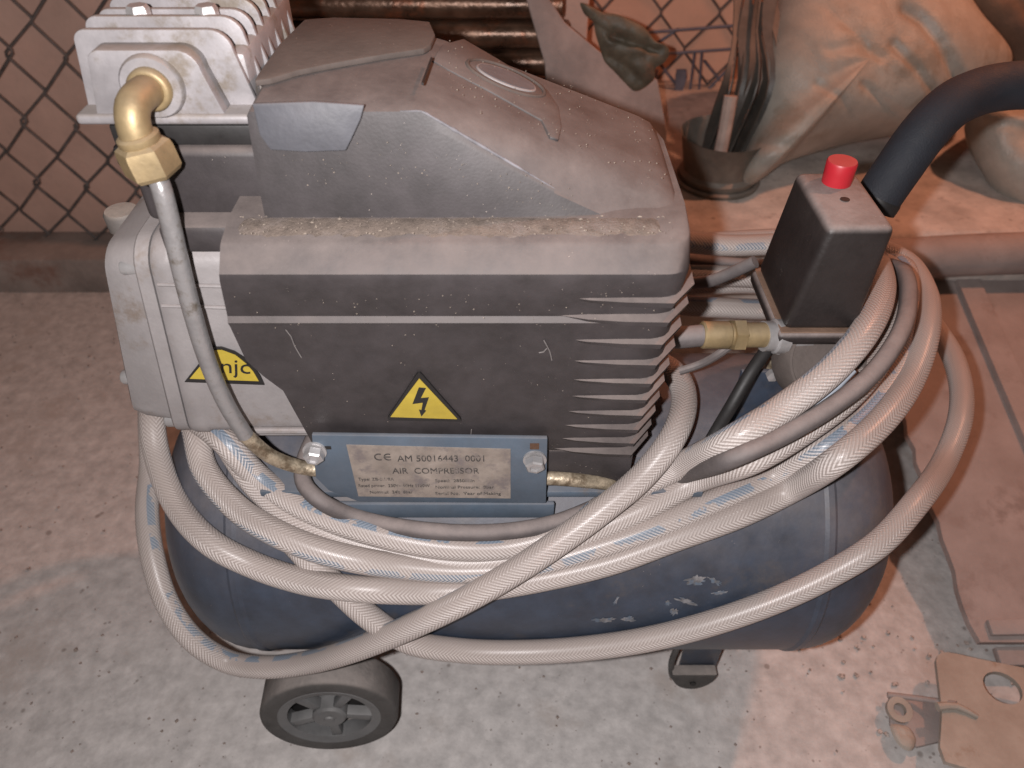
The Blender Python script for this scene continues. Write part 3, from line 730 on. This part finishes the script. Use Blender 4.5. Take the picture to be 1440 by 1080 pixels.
# lid flap, front flap, slope panel
lidz = .5572
lid = [(358, 113), (362, 104), (392, 62), (428, 27), (470, 24), (560, 26), (604, 30), (612, 48), (606, 62), (596, 68), (540, 76), (470, 88), (420, 98), (380, 110)]
obj('cover_lid', *prismg([PZ(u, v, lidz) for u, v in lid], (0, 0, -1), .0030, .0008), M_lid, cover)
fp0, fn_ = (0, .3275, .52), (0, -1, -.16)
obj('front_flap', *prismg([PP(u, v, (0, .3265, .520), (0, -1, .17)) for u, v in ((354, 146), (356, 152), (365, 190), (380, 211), (430, 214), (486, 212), (494, 196), (507, 168), (512, 148), (440, 143))], (0, 1, -.17), .003, .0006), M_flap, cover)
sl = Vector((.383, 0, 1)).normalized(); s0 = Vector((.02, .4, topz(.02)+.0016))
obj('slope_panel', *prismg([PP(u, v, s0, sl) for u, v in ((608, 84), (622, 62), (652, 54), (700, 82), (770, 126), (786, 150), (790, 178), (786, 196), (774, 192), (762, 168), (690, 128), (628, 96))], -sl, .0030, .0007), M_plastic, cover)
def ovalring(c, a, b, r, mat, name):
    ex = Vector((1, 0, -.383)).normalized(); ey = Vector((0, 1, 0))
    P = [c+ex*math.cos(t)*a+ey*math.sin(t)*b for t in [2*math.pi*k/40 for k in range(41)]]
    return obj(name, *tubeg(P, r, 8, step=0), mat, cover)
oc = PP(712, 110, s0, sl)
ovalring(oc, .0215, .0150, .0011, M_lid, 'oval_rim'); 
ovalring(oc, .0160, .0095, .0009, M_alu2, 'oval_rim')
obj('oval_inset', *latheg([(0, .0005), (.0068, .0005), (.0068, .001), (0, .001)], (0, 0, 0), (0, 0, 1), 30), M_flap, cover)
ins = bpy.data.objects['oval_inset']
for v_ in ins.data.vertices:
    q = v_.co+Vector(AC.location)
    v_.co = oc+Vector((1, 0, -.383)).normalized()*q.x*2.3+Vector((0, 1, 0))*q.y*1.3+sl*q.z-Vector(AC.location)
M_scuff_highlight = surf('scuffed_highlight_edge', (.13, .125, .135), .7, var=.4, scale=120, bump=.1)  # pale worn crest edge, with its highlight line put into the colour
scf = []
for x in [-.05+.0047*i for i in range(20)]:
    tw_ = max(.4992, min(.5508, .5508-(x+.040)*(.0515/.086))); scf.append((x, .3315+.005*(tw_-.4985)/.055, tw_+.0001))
obj('scuff_highlight', *tubeg(scf, lambda t: .0011*max(.15, math.sin(math.pi*min(1, t+.12)))*(.75+.5*noise.noise(Vector((t*40, 3, 1)))), 8, step=.002), M_scuff_highlight, cover, ang=80)
# seam lines at the crest of the slope
obj('crest_seam', *tubeg([PY(594, 118, .352)+Vector((0, 0, .0)), PY(607, 82, .385)], .0007, 6, step=.005), M_black, cover)
# warning triangle
TN = Vector((0, -1, -.168)).normalized(); T0 = Vector((0, .3165, .400))+TN*.0012
def onf(u, v, h=0): return PP(u, v, T0+TN*h, TN)
def rtri(px, k):
    P = [Vector((u, v, 0)) for u, v in px]; out = []
    for i in range(3):
        a, b, c = P[i-1], P[i], P[(i+1) % 3]
        p, q = b+(a-b).normalized()*k, b+(c-b).normalized()*k
        for t in (0, .35, .65, 1): out.append(p.lerp(b, t).lerp(b.lerp(q, t), t))
    return [(p.x, p.y) for p in out]
stk = obj('warning_sticker', *prismg([onf(u, v) for u, v in rtri([(543, 591), (651, 593), (589, 522)], 6)], -TN, .0016), M_ink, cover, label='yellow warning triangle with a black lightning bolt')
obj('yellow_field', *prismg([onf(u, v, .0003) for u, v in ((549, 586.5), (643, 589.5), (589.5, 532.5))], -TN, .0004), M_yellow, stk)
bolt = [(680, 235), (716, 238), (690, 289), (731, 285), (709, 349), (717, 352), (693, 381), (681, 347), (693, 350), (700, 311), (648, 318)]
obj('lightning_bolt', *prismg([onf(400+a/3.6, 480+b/3.6, .0006) for a, b in bolt], -TN, .0004), M_ink, stk)
# white scratches on the cover front
M_scr = surf('scratch', (.16, .145, .14), .8, var=.2, bump=0)
for P in ([(765, 479), (770, 488), (773, 494), (776, 507)], [(769, 490), (764, 495), (758, 496)], [(402, 464), (409, 473), (414, 486), (424, 503)], [(663, 604), (662, 614)]):
    obj('scratch', *tubeg([onf(u, v, -.0009) if v > 458 else onf(u, v) for u, v in P], .00028, 5, step=.003), M_scr, cover)

# ---- cylinder shroud below the head
obj('cylinder_shroud', *boxg((-.186, .3485, .488), (-.1150, .470, .5270), .004, 3), M_plastic, AC)
obj('shroud_step', *boxg((-.176, .334, .478), (-.137, .46, .4935), .003, 2), M_plastic, AC)
# ---- valve plate and head
HX0, HX1 = -.1990, -.1195
obj('valve_plate', *boxg((HX0+.008, .352, .5275), (HX1+.004, .462, .5375), .001), M_black, AC)
obj('bracket_tab', *boxg((-.198, .36, .512), (-.186, .385, .523), .002), M_black, AC)
def archpoly(xa, xb, z0, z1, rad, slant=0.006):
    P = [(xa-.0045, z0)]; n = 6
    for i in range(n+1): a = math.pi-i/n*math.pi/2; P.append((xa+rad+rad*math.cos(a), z1-rad+rad*math.sin(a)))
    for i in range(n+1): a = math.pi/2-i/n*math.pi/2; P.append((xb-slant-rad*1.6+rad*1.6*math.cos(a), z1-rad*1.6+rad*1.6*math.sin(a)))
    P.append((xb, z0)); return P
head = obj('cylinder_head', *boxg((HX0+.006, .366, .5410), (HX1-.004, .462, .566), .003), M_alu, AC)
obj('head_flange', *boxg((HX0-.006, .351, .5378), (HX1, .464, .5428), .0020, 3), M_alu, head)
fins = [(.353, .006, -.1905, -.1345, .5715), (.3635, .0035, HX0, -.1215, .5770), (.3775, .0035, HX0, -.1195, .5785), (.392, .0035, HX0, -.1190, .5775), (.4065, .0035, HX0, HX1, .5785), (.421, .0035, HX0, HX1, .5785), (.4355, .0035, HX0, HX1, .5785), (.45, .0035, HX0, HX1, .5785)]
for i, (y, th, xa, xb, z1) in enumerate(fins):
    obj('fin', *prismg([Vector((x, y, z)) for x, z in archpoly(xa, xb, .5415, z1, .006)], (0, 1, 0), th+(.006 if i == 0 else 0), .0007), M_alu, head)
for i, (xx, yy) in enumerate(((-.175, .3835), (-.143, .3835))):
    obj('head_bolt', *latheg([(0, -.012), (.0055, -.012), (.0055, .010), (.0045, .012), (0, .012)], (xx, yy+.001, .5695), (0, 0, 1), 6), M_steel, head)
EB = Vector((-.1640, .3525, .5560))
obj('outlet_boss', *latheg([(.0145, .004), (.0145, -.0015), (.0135, -.003), (.0, -.003)], EB, (0, 1, 0), 32), M_alu, head)
# raised shoulder round the boss
# ---- elbow + nut + pipe
el = obj('elbow_fitting', *join(latheg([(.0098, -.0028), (.0098, -.0060), (.0085, -.0070), (.0075, -.0070)], EB, (0, 1, 0), 28),
    tubeg([EB+Vector((0, -.004, 0)), EB+Vector((-.001, -.014, .0005)), EB+Vector((-.002, -.0205, -.001)), EB+Vector((-.0025, -.0240, -.0055)), EB+Vector((-.0025, -.0250, -.011)), EB+Vector((-.0025, -.0252, -.018))], (lambda t: .0074), 20, step=.002)), M_brass, AC, ang=60)
nc = EB+Vector((-.0022, -.0252, -.0125)); ax = Vector((.13, .02, -1)).normalized()
obj('collar', *latheg([(.0080, -.001), (.0094, 0), (.0094, .0025), (.0085, .004)], nc, ax, 28), M_brass, el)
obj('hex_nut', *latheg([(.0098, .003), (.0122, .0045), (.0128, .007), (.0128, .0165), (.0114, .0185), (.006, .0188)], nc, ax, 6, .25), M_brass, el, ang=20)
pp = [nc+ax*.016, PY(226, 262, .323), PY(240, 315, .321), PY(254, 375, .319), PY(270, 437, .317), PY(291, 505, .316), PY(318, 568, .316), PY(345, 612, .317), PY(378, 640, .320), PY(412, 654, .324), PY(450, 661, .327)]
obj('discharge_pipe', *tubeg(pp[:8], .0047, 18, step=.003), M_pipe, AC, ang=60)
obj('discharge_pipe', *tubeg([pp[7]+(pp[7]-pp[8])*.05]+pp[8:]+[PY(600, 668, .329), PY(765, 672, .326), PY(820, 676, .327), PY(872, 682, .332), PY(915, 690, .345)], .0046, 18, step=.004), M_pipe2, AC, ang=60, label='rust stained lower run of the discharge pipe')

# ---- crankcase
def crank_ring(x0_, sc, sh):
    """rounded box section; sh: sideways shear with height"""
    P = []; cy, cz, hy, hz = .405, .4095, .068*sc, .072*sc; rad = .015*sc
    for (sx, sz, a0) in ((-1, 1, 180), (1, 1, 90), (1, -1, 0), (-1, -1, -90)):
        for i in range(7):
            a = R(a0-i*15); ca = Vector((cy+sx*(hy-rad)+rad*math.cos(a), cz+sz*(hz-rad)+rad*math.sin(a)))
            P.append(Vector((x0_+(ca.y-.48)*sh, ca.x, ca.y)))
    return P
def crank(rings):
    V, Fs = [], []
    for r_ in rings: V += r_
    m = len(rings[0])
    for j in range(len(rings)-1):
        for i in range(m):
            k = (i+1) % m; Fs.append([j*m+i, j*m+k, (j+1)*m+k, (j+1)*m+i])
    Fs.append(list(range(m))); Fs.append([(len(rings)-1)*m+i for i in range(m)])
    return V, Fs
cc = obj('crankcase', *crank([crank_ring(-.1865, .985, .11), crank_ring(-.184, 1.0, .11), crank_ring(-.178, 1.0, .10), crank_ring(-.176, .985, .10), crank_ring(-.10, .975, 0)]), M_alu2, AC, ang=30)
obj('end_cap', *crank([crank_ring(-.2150, .82, .19), crank_ring(-.2140, .855, .185), crank_ring(-.209, .885, .17), crank_ring(-.1965, .915, .13), crank_ring(-.1955, .975, .12), crank_ring(-.1945, .985, .12), crank_ring(-.1875, .985, .11)]), M_alu2, cc, ang=30)
for (u, v, y) in ((180, 375, .347), (180, 530, .352), (241, 590, .348)):
    c = PY(u, v, y)
    obj('case_bolt', *latheg([(0, -.003), (.004, -.003), (.0046, -.002), (.0046, .012), (0, .012)], c, (1, 0, 0), 16), M_steel, cc)
def cfr(u, v, h=0): return PY(u, v, .3367-h)
for (v, ua, ub) in ((402, 222, 330), (432, 228, 335)):
    obj('case_groove', *tubeg([cfr(ua, v-2), cfr(ub, v+1)], .0011, 8, step=0), M_alu2, cc)
for a_ in (203, 226, 249):
    rb = Vector((0, .405-.068+.0150+.0147*math.cos(R(a_)), .4095-.072+.0150+.0147*math.sin(R(a_))))
    obj('case_rib', *tubeg([rb+Vector((-.168, 0, 0)), rb+Vector((-.162, -.0006, 0)), rb+Vector((-.105, -.0006, 0))], .0022, 10, step=0), M_alu2, cc)
s2 = obj('maker_sticker', *prismg([cfr(u, v, -.0002) for u, v in ((260, 536), (372, 540), (366, 527), (356, 513), (344, 502), (330, 493), (312, 487), (300, 487), (294, 493))], (0, -1, 0), .0009), M_ink, cc, label='yellow maker sticker with dark script letters')
obj('yellow_field', *prismg([cfr(u, v, .0008) for u, v in ((267, 532), (364, 535.5), (356, 522), (346, 511), (331, 499), (312, 492), (302, 492), (297, 496))], (0, -1, 0), .0004), M_yellow, s2)
pt = cfr(309, 524, .0013); dd = (pt-CAM).dot(FW)
V, Fs = textg('njc', 28*dd/F/.7*.95, (0, 0, 0), (1, 0, -.05), (.22, 0, 1), (0, -1, 0), .0002)
obj('lettering', [q+pt for q in V], Fs, M_ink, s2)
# breather cap behind
bc = PY(170, 297, .425)
obj('breather_cap', *latheg([(0.008, -.04), (.008, -.012), (.0105, -.011), (.0108, -.001), (.0095, .001), (0, .0015)], bc, (0, 0, 1), 28), surf('dusty_cap', (.10, .09, .085), .7, dust=1.0, lay=.1, dustcol=(.40, .33, .28)), AC)
obj('breather_mount', *boxg(bc+Vector((-.012, -.012, -.05)), bc+Vector((.05, .014, -.03)), .003), M_alu2, AC)

# ---- pressure switch
def sw(p):  # taper: wider to the left at the bottom
    return Vector((p.x+(.474-p.z)*(-.12 if p.x < .19 else -.02), p.y, p.z))
psw = obj('pressure_switch', *boxg((.1715, .3655, .404), (.2085, .4315, .4745), .0045, 3, sw), M_switch, AC)
obj('switch_base', *boxg((.1600, .3635, .393), (.2075, .4345, .4030), .004, 3), M_switch, psw)
obj('base_seam', *boxg((.1618, .3640, .4030), (.2082, .4335, .4040), .0003, 1), surf('seam_brown', (.16, .10, .07), .7), psw)
btn = Vector((.1915, .4175, .474))
obj('stop_button', *latheg([(.0084, 0), (.0086, .007), (.0088, .0130), (.0082, .0142), (0, .0144)], btn, (0, 0, 1), 36), M_red, psw)
obj('screw_hole', *latheg([(0, .0002), (.0027, .0002), (.0027, .0005), (0, .0005)], PZ(1188, 281, .4745), (0, 0, 1), 20), M_black, psw)
obj('neck', *boxg((.172, .392, .33), (.196, .42, .3928), .004), M_pipe2, AC)
# ---- brass union, manifold
b0 = PY(986, 471, .368); b1 = PY(1078, 471, .372); axb = (b1-b0)
ln = axb.length; 
un = obj('brass_union', *latheg([(.0, 0), (.0075, 0), (.0085, .001), (.0085, ln*.40), (.0075, ln*.42), (.0075, ln*.46), (.0078, ln*.6), (.0078, ln), (0, ln)], b0, axb, 28), M_brass, AC)
obj('hex_nut', *latheg([(.008, ln*.45), (.0102, ln*.46), (.0102, ln*.63), (.008, ln*.645)], b0, axb, 6, .4), M_brass, un, ang=20)
obj('unloader_tube', *tubeg([b0+Vector((.004, 0, 0)), b0+Vector((-.02, .0, -.002)), b0+Vector((-.045, .01, -.004))], .0068, 14), M_cord, AC)
obj('manifold', *join(latheg([(0.0095, 0), (.0095, .006), (.011, .007), (.011, .014), (.009, .015), (.009, .03)], b1+Vector((-.002, .0, -.001)), (1, .15, -.1), 20), boxg(b1+Vector((.006, -.004, -.014)), b1+Vector((.03, .016, .004)), .003)), M_steel, AC)
obj('thin_tube', *tubeg([PY(955, 522, .39), PY(985, 512, .39), PY(1015, 495, .385), PY(1045, 470, .39)], .0028, 10), M_cord, AC)
obj('switch_cable', *tubeg([PY(925, 412, .46), PY(960, 400, .45), PY(1000, 395, .43), PY(1030, 383, .425), PY(1062, 368, .42)], .0042, 12), M_cord, AC)
obj('support_strut', *tubeg([PY(1078, 492, .372), PY(1055, 525, .360), PY(1030, 568, .35), PY(1005, 610, .345), PY(985, 645, .335)], .0042, 12), M_black, AC)
obj('manifold_bracket', *boxg((.150, .378, .295), (.185, .382, .36), .001), M_blue, AC)
obj('manifold_screw', *latheg([(0, 0), (.004, 0), (.004, -.004), (0, -.0045)], PY(1085, 525, .374), (0, 1, 0), 6), M_steel, AC)
gc = PY(1140, 513, .377)
gg = obj('pressure_gauge', *latheg([(.018, 0), (.0265, .002), (.0275, .006), (.0275, .020), (.0255, .024), (.024, .0242), (.023, .0225), (0, .0225)], gc+Vector((-.001, .004, .002)), (.15, -.8, .60), 44), M_gauge, AC)
# ---- foam handle
hp = [PY(1232, 282, .465), PY(1262, 238, .468), PY(1298, 188, .475), PY(1335, 150, .485), PY(1375, 130, .495), PY(1420, 121, .50), PY(1500, 120, .50)]
hd = obj('handle_grip', *tubeg(hp, .0150, 24, step=.004), M_foam, AC, ang=70)
obj('handle_tube', *tubeg([hp[1], hp[0], hp[0]+Vector((-.012, .0, -.03)), Vector((.215, .455, .36)), Vector((.215, .455, .285))], .010, 18), M_black, AC)
h01 = (hp[0]-hp[1]).normalized()
obj('grip_collar', *latheg([(.0152, -.004), (.0158, -.002), (.0158, .004), (.012, .005)], hp[0], h01, 28), M_black, hd)
# ---- wheels
def wheel(c, tilt, label=None):
    ax = Vector((math.sin(tilt)*1, -math.cos(tilt), .04)).normalized(); Rw = .0565; W = .031
    wr = obj('wheel', *latheg_open([(.0415, -.0005), (.047, .0004), (.0535, .0), (.0555, -.001), (Rw, -.003), (Rw, -W+.004), (.0545, -W+.001), (.041, -W), (.041, -W*.5), (.0415, -.0005)], c, ax, 64), M_rubber, AC, ang=50, at=None)
    rim = latheg_open([(.0345, -.002), (.0415, .0), (.0435, -.001), (.0435, -.012), (.036, -.016), (.0345, -.012), (.0345, -.002)], c, ax, 56)
    obj('rim', *rim, M_hub, wr, ang=40)
    x, y, a = frame(ax)
    for k in range(5):
        t0 = 2*math.pi*k/5+.35
        P = []
        for t, r_ in ((-.30, .0115), (.30, .0115), (.13, .0355), (-.13, .0355)):
            P.append(Vector(c)+x*math.cos(t0+t)*r_+y*math.sin(t0+t)*r_+a*(-.003))
        obj('spoke', *prismg(P, -a, .009, .001), M_hub, wr)
    obj('hub', *latheg([(.0, .002), (.004, .002), (.0045, .0005), (.0125, .0), (.0142, -.002), (.0142, -.016), (0, -.016)], c, ax, 28), M_hub, wr)
    obj('back_disc', *latheg([(0, -.020), (.0405, -.020), (.0405, -.022), (0, -.022)], c, ax, 40), M_black, wr)
    return wr
wc = Vector((-.1515, .2885, .0565))
wheel(wc, R(4))
wheel(Vector((-.1515, .56, .0565)), R(180))
obj('axle', *latheg([(0, 0), (.006, 0), (.006, .25), (0, .25)], (-.1515, .30, .0565), (0, 1, 0), 16), M_steel, AC)
obj('axle_bracket', *boxg((-.165, .328, .045), (-.128, .333, .125), .001), M_blue, AC)
obj('axle_bracket', *boxg((-.165, .487, .045), (-.128, .492, .125), .001), M_blue, AC)
# ---- front foot
fx = .166
ft = obj('foot_bracket', *boxg((fx-.012, .352, .020), (fx+.022, .356, .12), .001), M_blue, AC)
def footg():
    O = []
    for i in range(19):
        a = R(180+10*i); O.append(Vector((fx+math.cos(a)*.0205, .3415, .0275+math.sin(a)*.0275)))
    return prismg(O, (0, 1, 0), .0105, .0015)
obj('rubber_foot', *footg(), M_rubber, AC)
obj('foot_loop', *tubeg([(fx-.003, .346, .006), (fx-.016, .347, .012), (fx-.021, .349, .030), (fx-.019, .352, .055), (fx-.010, .356, .080)], .0028, 10), M_rubber, AC)
obj('foot_screw', *latheg([(0, -.001), (.0028, -.001), (.0028, .002), (0, .002)], (fx, .341, .013), (0, 1, 0), 14), M_black, AC)
for yy in (.47,):
    obj('foot_bracket', *boxg((fx-.02, yy, 0), (fx+.02, yy+.004, .12), .001), M_blue, AC)

# ================================================================ HOSE
RH = .0087
def C(u, v, l=0): return PC(u, v, TR+RH+l)
def Y(u, v, y): return PY(u, v, y)
P3 = lambda x, y, z: Vector((x, y, z))
def backpass(zr, zl, yb, xl, yl, zl2): # from right back to left
    return [P3(.16, yb, zr), P3(.0, yb+.012, (zr+zl)/2), P3(-.14, yb, zl), P3(xl, yl, zl2)]
path = []
# E: low slack strand
path += [C(395, 742), C(440, 792), C(478, 830), C(520, 868), C(575, 902), C(650, 915), C(740, 917), C(830, 911), C(920, 897), C(1010, 873), C(1100, 840), C(1170, 806, .001),
         Y(1235, 765, .306), Y(1290, 705, .334), Y(1330, 645, .385), Y(1350, 590, .42), Y(1350, 535, .465), Y(1328, 480, .52), Y(1290, 440, .56)]
path += [P3(.22, .565, .30), P3(.05, .57, .28), P3(-.14, .55, .285), P3(-.235, .47, .305), P3(-.235, .40, .315)]
# D: topmost strand
path += [Y(318, 622, .345), C(362, 670, .0), C(410, 705, .0), C(470, 732, .002), C(560, 758, .004), C(640, 770, .003), C(720, 768, .0), C(800, 742, .0), C(870, 700, .001), C(950, 658, .010), Y(1030, 618, .312), Y(1100, 575, .322),
         Y(1165, 525, .334), Y(1208, 478, .352), Y(1236, 425, .388), Y(1236, 380, .435), Y(1210, 352, .49)]
path += [Y(1120, 343, .53), Y(1020, 345, .535), P3(.02, .54, .37), P3(-.14, .52, .345), P3(-.225, .455, .325), P3(-.21, .39, .318)]
# D2: second strand under the cord
path += [Y(330, 640, .35), C(372, 695, -.004), C(440, 742, -.003), C(560, 779, -.003), C(660, 792, -.002), C(750, 779, -.002), C(830, 748, -.001), C(900, 718, .0), C(980, 675, .004), Y(1060, 646, .318), Y(1130, 605, .331),
         Y(1190, 560, .347), Y(1232, 510, .373), Y(1257, 450, .408), Y(1262, 405, .45), Y(1235, 370, .50)]
path += [Y(1120, 390, .53), Y(1010, 388, .525), P3(.02, .535, .33), P3(-.14, .525, .32), P3(-.24, .46, .31), P3(-.228, .395, .312)]
# C
path += [Y(276, 612, .365), Y(288, 660, .345), C(335, 716, .003), C(385, 748, .011), C(440, 771, .013), C(500, 787, .011), C(560, 796, .004), C(650, 803, .0), C(740, 796, .0), C(830, 772, .0), C(920, 742, .0), C(1010, 702, -.002), C(1090, 668, -.004), Y(1160, 628, .338),
         Y(1222, 578, .360), Y(1262, 526, .388), Y(1284, 468, .425), Y(1284, 415, .468), Y(1258, 372, .51)]
path += [Y(1120, 430, .525), Y(1000, 432, .52), P3(.02, .545, .305), P3(-.14, .54, .30), P3(-.255, .47, .305), P3(-.258, .41, .315)]
# B: lowest of the bundle
path += [Y(214, 590, .385), Y(221, 640, .365), Y(246, 706, .335), C(295, 762, .002), C(360, 796, .003), C(430, 818, .009), C(480, 826, .0135), C(530, 830, .0125), C(600, 832, .004), C(680, 827, .0), C(770, 812, .0), C(860, 790, .0), C(950, 757, .0), C(1040, 724, .0), C(1110, 690, .0), Y(1180, 645, .316),
         Y(1240, 592, .340), Y(1283, 530, .38), Y(1303, 465, .42), Y(1300, 410, .47), Y(1268, 365, .52), Y(1200, 342, .55)]
path += [P3(.2, .565, .345), P3(.10, .56, .33), P3(.055, .50, .315), P3(.085, .455, .318)]
# A: crosses over everything down to the lower left and round the tank end
path += [Y(948, 525, .405), Y(962, 560, .378), Y(948, 612, .345), C(905, 668, .021), C(850, 715, .0195), C(785, 763, .0185), C(720, 806, .018), C(650, 846, .0175), C(580, 880, .012), C(500, 913, .004), C(430, 932, .002), C(370, 938, .002),
         Y(320, 930, .30), Y(272, 900, .305), Y(236, 850, .32), Y(215, 785, .345), Y(207, 720, .375), Y(212, 660, .405), P3(-.275, .46, .30), P3(-.22, .54, .28), P3(-.10, .56, .27)]
V, Fs, UV = tubeg(path, RH, 18, True, .0035)
hose = obj('air_hose', V, Fs, M_hose, None, ang=80, uvs=UV)
tag(hose, 'long clear braided air hose with faded blue print coiled round the compressor', 'hose')

# ---- power cord (belongs to the compressor)
cpth = [P3(-.13, .40, .312), Y(425, 668, .335), Y(445, 700, .318), C(500, 727, .003), C(600, 746, .010), C(700, 748, .010), C(780, 735, .002), C(860, 704, -.002), C(950, 672, .002), Y(1030, 645, .300), Y(1100, 613, .308), Y(1160, 578, .319), Y(1222, 530, .338), Y(1262, 476, .364), Y(1277, 425, .402), Y(1266, 380, .448), P3(.26, .52, .35), P3(.2, .55, .33), P3(.05, .55, .35)]
obj('power_cord', *tubeg(cpth, .0056, 14, step=.004), M_cord, AC, ang=70)
tagp = [Y(1112, 586, .3290), Y(1138, 570, .3310), Y(1165, 551, .334), Y(1198, 518, .340)]
obj('cord_tag', *tubeg(tagp, .0034, 12, step=.003), M_white, AC)
